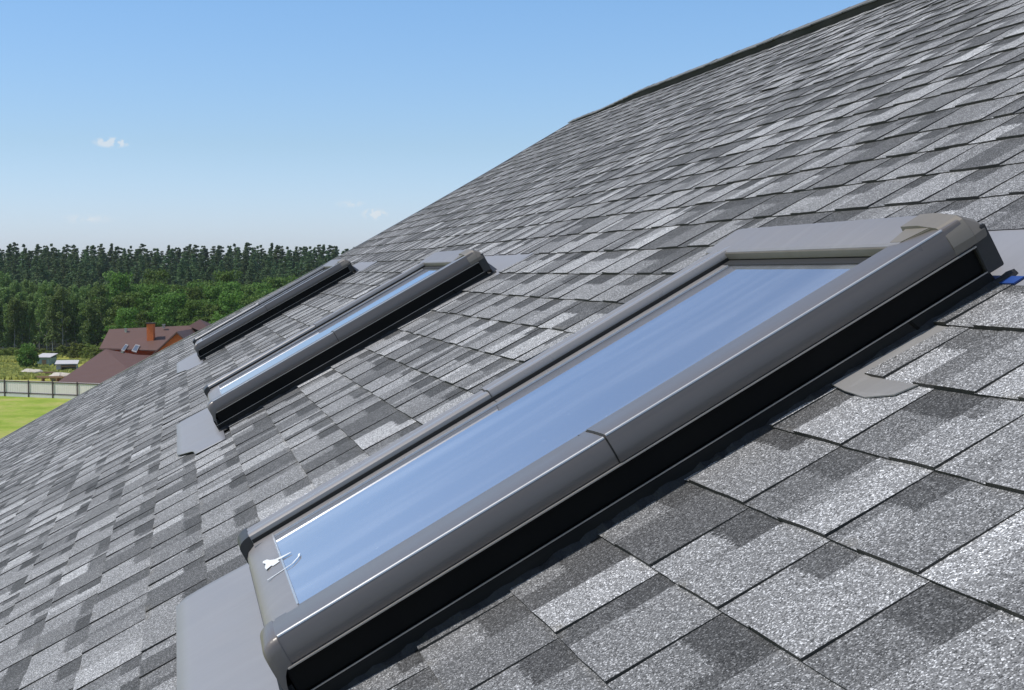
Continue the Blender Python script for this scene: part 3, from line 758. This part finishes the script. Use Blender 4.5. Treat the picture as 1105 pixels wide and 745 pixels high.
def planks(px, D, L, rz, n, label):
    m = MB(); rr = random.Random(n)
    for i in range(n):
        y = i*.16; m.box(-L/2+rr.uniform(-.3, .3), L/2+rr.uniform(-.3, .3), y, y+.13, .38+.07*(i % 2), .50+.07*(i % 2)); m.box(-L*.3, -L*.3+.12, y, y+.13, 0, .38); m.box(L*.3, L*.3+.12, y, y+.13, 0, .38)
    o = m.build('timber_stack', M_WOODL, None); o.location = (PX(px, D), D, 0); o.rotation_euler = (0, 0, rz); tag(o, label, 'timber')
planks(51, 164, 2.8, R(-4), 5, 'stack of brown boards lying on the ground behind the fence')
planks(51, 171, 1.6, R(35), 4, 'short yellowish boards on the ground left of the open shed')

# ------------------------------------------------------------------ trees
def leaf_mat(name, c0, c1, c2):
    t = NT(name); co = t.obj(); oi = t.n('ObjectInfo')
    f = t.noise(1.3, 3, 0.6, co); g = t.noise(9, 2, 0.5, co)
    c = t.mix(f, c0, c1); c = t.mix(t.math('MULTIPLY', g, 0.5), c, c2)
    hs = t.n('HueSaturation'); t.l(c, hs.inputs['Color'])
    t.l(t.math('MULTIPLY_ADD', oi.outputs['Random'], 0.55, 0.72), hs.inputs['Value']); t.l(t.math('MULTIPLY_ADD', oi.outputs['Random'], 0.035, 0.483), hs.inputs['Hue'])
    t.l(hs.outputs[0], t.b.inputs['Base Color']); t.b.inputs['Roughness'].default_value = 0.6; t.b.inputs['Specular IOR Level'].default_value = 0.25
    tr = t.n('BsdfTranslucent'); t.l(hs.outputs[0], tr.inputs['Color']); mx = t.n('MixShader'); mx.inputs[0].default_value = 0.35
    t.l(t.b.outputs[0], mx.inputs[1]); t.l(tr.outputs[0], mx.inputs[2]); t.l(mx.outputs[0], t.out.inputs[0])
    return t.m
L_PINE = leaf_mat('pine_needles', (0.085, 0.145, 0.055), (0.12, 0.18, 0.075), (0.15, 0.205, 0.09))
L_DEC = leaf_mat('broadleaf_foliage', (0.075, 0.145, 0.020), (0.125, 0.22, 0.035), (0.18, 0.27, 0.06))
L_BIR = leaf_mat('birch_foliage', (0.12, 0.20, 0.050), (0.17, 0.26, 0.070), (0.22, 0.30, 0.10))
L_SHR = leaf_mat('yellow_green_foliage', (0.14, 0.20, 0.035), (0.20, 0.26, 0.05), (0.24, 0.28, 0.07))
M_BARK = simple('pine_bark', (0.16, 0.10, 0.07), 0.9, var=0.3, scale=3)
M_BIRCH = simple('pale_bark', (0.42, 0.40, 0.36), 0.9, var=0.4, scale=3)

def leaves(rng, centres, radii, per, size, up=0.3):
    n = len(centres)*per
    cen = np.repeat(np.array(centres), per, axis=0); rad = np.repeat(np.array(radii), per, axis=0)
    d = rng.normal(size=(n, 3)); d /= np.linalg.norm(d, axis=1)[:, None]
    r = rng.uniform(0.35, 1.0, n)**0.5
    p = cen+d*rad*r[:, None]
    nrm = d*0.7+rng.normal(size=(n, 3))*0.6; nrm[:, 2] += up; nrm /= np.linalg.norm(nrm, axis=1)[:, None]
    t = np.cross(nrm, rng.normal(size=(n, 3))); t /= np.linalg.norm(t, axis=1)[:, None]; b = np.cross(nrm, t)
    s = size*rng.uniform(0.6, 1.35, n)[:, None]
    q = np.stack([p+t*s, p+b*s*0.7, p-t*s, p-b*s*0.7], axis=1).reshape(-1, 3)
    return q
def leaf_mesh(name, q, mat):
    n = len(q)//4; me = bpy.data.meshes.new(name)
    me.vertices.add(len(q)); me.vertices.foreach_set('co', q.astype(np.float32).ravel())
    me.loops.add(len(q)); me.loops.foreach_set('vertex_index', np.arange(len(q), dtype=np.int32))
    me.polygons.add(n); me.polygons.foreach_set('loop_start', np.arange(0, len(q), 4, dtype=np.int32)); me.polygons.foreach_set('loop_total', np.full(n, 4, dtype=np.int32))
    me.materials.append(mat); me.update(calc_edges=True); me.validate(); return me
def trunk_mesh(name, rng, H, r0, mat, limbs, limb_len, zlo):
    m = MB()
    def tube(p, q, ra, rb):
        d = (q-p).normalized(); a = d.orthogonal().normalized(); b = d.cross(a); N = 7
        m.prism([p+(a*math.cos(i*6.283/N)+b*math.sin(i*6.283/N))*ra for i in range(N)], [q+(a*math.cos(i*6.283/N)+b*math.sin(i*6.283/N))*rb for i in range(N)], caps=False)
    pts = [Vector((0, 0, -.3))]
    for i in range(1, 6): pts.append(Vector((rng.uniform(-.1, .1)*i*.5, rng.uniform(-.1, .1)*i*.5, H*i/5*0.93)))
    for i in range(5): tube(pts[i], pts[i+1], r0*(1-i/5.3), r0*(1-(i+1)/5.3))
    for i in range(limbs):
        z = rng.uniform(zlo, .85)*H; k = min(4, int(z/(H*.93)*5)); f = z/(H*.93)*5-k; p = pts[k].lerp(pts[k+1], min(1, max(0, f)))
        an = rng.uniform(0, 6.283); L = limb_len*(1.05-z/H)*1.3
        tube(p, p+Vector((math.cos(an)*L, math.sin(an)*L, L*.35)), r0*.35*(1-z/H*.7), .02)
    o = MB.build(m, name, mat, None, smooth=60); me = o.data; bpy.data.objects.remove(o); return me
protos = {}
def make_proto(kind, i):
    rng = np.random.default_rng(100*len(kind)+i*7+ord(kind[0]))
    cen = []; rad = []
    if kind == 'pine':
        H = rng.uniform(18, 19.4); z = H*rng.uniform(.22, .36)
        while z < H:
            f = (z-H*.25)/(H*.75); R_ = max(0, 1-f)**0.7*H*.17+.08
            for k in range(max(3, int(10*(1-f)+4))):
                an = rng.uniform(0, 6.283); rr = R_*rng.uniform(.25, 1.0)
                cen.append((math.cos(an)*rr, math.sin(an)*rr, z+rng.uniform(-.4, .4)-rr*.18)); s = .25+.95*max(0, 1-f)**.8*rng.uniform(.6, 1.15); rad.append((s, s, s*.6))
            z += .8*rng.uniform(.8, 1.2)
        q = leaves(rng, cen, rad, 22, .21, .5); cm = leaf_mesh('pine_crown', q, L_PINE); tm = trunk_mesh('pine_trunk', rng, H, .2, M_BARK, 10, 2.0, .25)
    elif kind == 'broadleaf':
        H = 11.0*rng.uniform(.9, 1.1)
        for k in range(60):
            an = rng.uniform(0, 6.283); z = rng.uniform(.18, 1.0); R_ = H*.34*math.sin(min(1, (z-.05)*1.15)*math.pi)**.6 if z < .9 else H*.12
            rr = R_*rng.uniform(.3, 1)**.6; s = rng.uniform(.5, 1.15)
            cen.append((math.cos(an)*rr, math.sin(an)*rr, z*H-.5)); rad.append((s*1.15, s*1.15, s*.8))
        q = leaves(rng, cen, rad, 95, .17, .4); cm = leaf_mesh('broadleaf_crown', q, L_DEC); tm = trunk_mesh('broadleaf_trunk', rng, H*.9, .22, M_BARK, 9, 3.0, .25)
    elif kind == 'birch':
        H = 11.0*rng.uniform(.9, 1.1)
        for k in range(48):
            an = rng.uniform(0, 6.283); z = rng.uniform(.2, 1.0); R_ = H*.15*(1.15-z)**.5*1.1
            rr = R_*rng.uniform(.2, 1)**.6; s = rng.uniform(.35, .8)
            cen.append((math.cos(an)*rr, math.sin(an)*rr, z*H-.2)); rad.append((s, s, s*1.25))
        q = leaves(rng, cen, rad, 70, .15, .2); cm = leaf_mesh('birch_crown', q, L_BIR); tm = trunk_mesh('birch_trunk', rng, H, .13, M_BIRCH, 8, 1.2, .2)
    elif kind == 'bush':
        for k in range(34):
            an = rng.uniform(0, 6.283); z = rng.uniform(.08, .95); R_ = 1.45*math.sin(min(1, z*.9+.12)*math.pi)**.5; rr = R_*rng.uniform(.3, 1)**.5*.75; s = rng.uniform(.3, .55)
            cen.append((math.cos(an)*rr, math.sin(an)*rr, z*3.0)); rad.append((s, s, s*.9))
        q = leaves(rng, cen, rad, 120, .10, .4); cm = leaf_mesh('bush_foliage', q, L_DEC); tm = trunk_mesh('bush_stem', rng, 2.4, .09, M_BARK, 8, 1.0, .1)
    elif kind == 'shrub':
        for k in range(22):
            an = rng.uniform(0, 6.283); z = rng.uniform(.1, .9); rr = 1.3*rng.uniform(0, 1)**.5*(1.1-z*.7); s = rng.uniform(.25, .5)
            cen.append((math.cos(an)*rr, math.sin(an)*rr, z*2.0)); rad.append((s, s, s*.8))
        q = leaves(rng, cen, rad, 90, .10, .4); cm = leaf_mesh('shrub_foliage', q, L_SHR); tm = trunk_mesh('shrub_stem', rng, 1.5, .05, M_BARK, 6, .7, .1)
    protos[(kind, i)] = (cm, tm)
NV = {'pine': 5, 'broadleaf': 4, 'birch': 4, 'bush': 1, 'shrub': 3}
for k, n in NV.items():
    for i in range(n): make_proto(k, i)
rt = random.Random(21)
def plant(kind, name, x, y, sc, label, cat, group=None, crown='crown', stem='trunk', sz=None):
    cm, tm = protos[(kind, rt.randrange(NV[kind]))]
    e = empty(name, (x, y, terrain(x, y)), rt.uniform(0, 6.28)); e.scale = (sc*rt.uniform(.9, 1.1), sc*rt.uniform(.9, 1.1), sz or sc)
    if kind == 'pine': e.scale.x *= 1.22; e.scale.y *= 1.22
    tag(e, label, cat, group)
    o = bpy.data.objects.new(crown, cm); C.objects.link(o); o.parent = e
    o = bpy.data.objects.new(stem, tm); C.objects.link(o); o.parent = e
def zone(px):
    return 'above the pale fence' if px < 20 else 'above the two sheds' if px < 100 else 'above the brown roofed house' if px < 225 else 'left of the farthest skylight' if px < 330 else 'nearest the shingled roof slope'
# far pines: rows climbing the gentle rise
for (D, n, s0, s1) in ((250, 38, .53, .60), (266, 40, .57, .64), (284, 42, .62, .68), (304, 42, .66, .72), (326, 42, .70, .765), (350, 44, .75, .81), (374, 46, .79, .85)):
    for i in range(n):
        px = -45+(500+45)*(i+rt.uniform(.1, .9))/n
        DD = D+rt.uniform(-12, 12)
        plant('pine', 'pine_tree', PX(px, DD), DD, rt.uniform(s0, s1), 'dark green pine in the %s of the far forest, %s' % ('lower rows' if D < 280 else 'middle rows' if D < 340 else 'skyline rows', zone(px)), 'tree', 'pines of the far forest')
# the wood far behind: one mass of crowns that nobody could count
rngf = np.random.default_rng(77); parts_ = []
for k in range(110):
    me = protos[('pine', k % NV['pine'])][0]; nv_ = len(me.vertices); co_ = np.empty(nv_*3, np.float32); me.vertices.foreach_get('co', co_); co_ = co_.reshape(-1, 4, 3)[k % 2::2]
    cen_ = co_.mean(1, keepdims=True); co_ = cen_+(co_-cen_)*1.5
    sc_ = rngf.uniform(.80, .90); y_ = rngf.uniform(388, 440); px_ = -60+(k+rngf.uniform(0, 1))*(620/110.); x_ = PX(px_, y_)
    co_ = co_*np.array([sc_*1.25, sc_*1.25, sc_])+np.array([x_, y_, terrain(x_, y_)]); parts_.append(co_.reshape(-1, 3))
fw_ = bpy.data.objects.new('far_wood', leaf_mesh('far_wood', np.concatenate(parts_), L_PINE)); C.objects.link(fw_)
tag(fw_, 'dense dark green pine wood closing the skyline behind the rows of pines', 'forest', kind='stuff')
# mid belt of broadleaf trees, to the right
for (D, n, x0, x1, s0, s1) in ((200, 9, 125, 300, .68, .86), (212, 14, 118, 400, .84, 1.0), (224, 15, 125, 410, .94, 1.08), (238, 14, 160, 420, 1.0, 1.12)):
    for i in range(n):
        px = x0+(x1-x0)*(i+rt.uniform(.15, .85))/n; DD = D+rt.uniform(-5, 5)
        plant('broadleaf', 'broadleaf_tree', PX(px, DD), DD, rt.uniform(s0, s1), 'bright green round crowned broadleaf tree, %s row, %s' % ('front' if D < 210 else 'middle' if D < 230 else 'back', zone(px)), 'tree', 'broadleaf trees in front of the pines')
# slender pale trees at the edge of the clearing, left
for (D, n, x0, x1, s0, s1) in ((217, 19, -20, 135, .70, .92), (226, 20, -25, 145, .82, .98), (237, 18, -25, 150, .88, 1.02)):
    for i in range(n):
        px = x0+(x1-x0)*(i+rt.uniform(.15, .85))/n; DD = D+rt.uniform(-3, 3)
        plant('birch', 'slender_tree', PX(px, DD), DD, rt.uniform(s0, s1), 'slender upright green tree, %s row at the clearing edge, %s' % ('front' if D < 222 else 'middle' if D < 232 else 'back', zone(px)), 'tree', 'slender trees at the forest edge')
for px, D, s in ((83, 210, 1.1), (92, 208, .8), (98, 206, .9), (77, 212, .7), (101, 200, .7), (4, 211, .6), (110, 205, 1.2)):
    plant('shrub', 'forest_edge_shrub', PX(px, D), D, s, 'yellow green shrub at the foot of the forest edge, '+zone(px), 'shrub', 'shrubs at the forest edge', 'foliage', 'stem')
plant('bush', 'round_bush', PX(30, 181), 181, 1.08, 'round dark green bush on the meadow left of the pale green shed', 'bush', None, 'foliage', 'stem')

for i in range(26):
    px = -12+i*5.2+rt.uniform(-2, 2); D = rt.uniform(207, 214)
    plant('shrub', 'forest_edge_shrub', PX(px, D), D, rt.uniform(.45, 1.0), 'yellow green shrub at the foot of the forest edge, '+zone(px), 'shrub', 'shrubs at the forest edge', 'foliage', 'stem')
# rough tufts of tall grass on the meadow: nobody could count them
rng = np.random.default_rng(5)
n = 26000
y = rng.uniform(150, 222, n); x = (rng.uniform(-30, 150, n)-552.5)/1569*y
keep = y > (FY0+(x-FX0)*(FY1-FY0)/(FX1-FX0))+2
x, y = x[keep], y[keep]; n = len(x)
pt = np.array([noise.noise(Vector((a*.12, b*.12, 0))) for a, b in zip(x, y)])
keep = pt > -.02; x, y, pt = x[keep], y[keep], pt[keep]; n = len(x)
ang = rng.uniform(0, 3.1416, n); wd = rng.uniform(.06, .2, n); ht = rng.uniform(.15, .5, n)*(1+pt)
z0 = np.zeros(n)
c, s = np.cos(ang)*wd, np.sin(ang)*wd
q = np.stack([np.stack([x-c, y-s, z0], 1), np.stack([x+c, y+s, z0], 1), np.stack([x+c*1.5, y+s*1.5+.08, ht], 1), np.stack([x-c*1.5, y-s*1.5+.08, ht*.9], 1)], 1).reshape(-1, 3)
L_GR = leaf_mat('tall_grass_blades', (0.30, 0.36, 0.07), (0.46, 0.46, 0.11), (0.52, 0.44, 0.20))
o = bpy.data.objects.new('tall_grass', leaf_mesh('tall_grass', q, L_GR)); C.objects.link(o)
tag(o, 'yellow green tall grass and weeds on the meadow', 'grass', kind='stuff')

# thin summer haze round the whole scene
HAZE = 0.0001
if HAZE:
    hz = MB(); hz.box(-1000, 1000, -350, 1500, -1.2, 42)
    o = hz.build('haze', [], None); m = bpy.data.materials.new('summer_haze'); m.use_nodes = True; nt_ = m.node_tree; nt_.nodes.clear()
    ou = nt_.nodes.new('ShaderNodeOutputMaterial'); pv_ = nt_.nodes.new('ShaderNodeVolumePrincipled'); nt_.links.new(pv_.outputs[0], ou.inputs['Volume'])
    pv_.inputs['Density'].default_value = HAZE; pv_.inputs['Color'].default_value = (0.86, 0.93, 1.0, 1); pv_.inputs['Anisotropy'].default_value = 0.2
    o.data.materials.append(m); tag(o, kind='stuff')
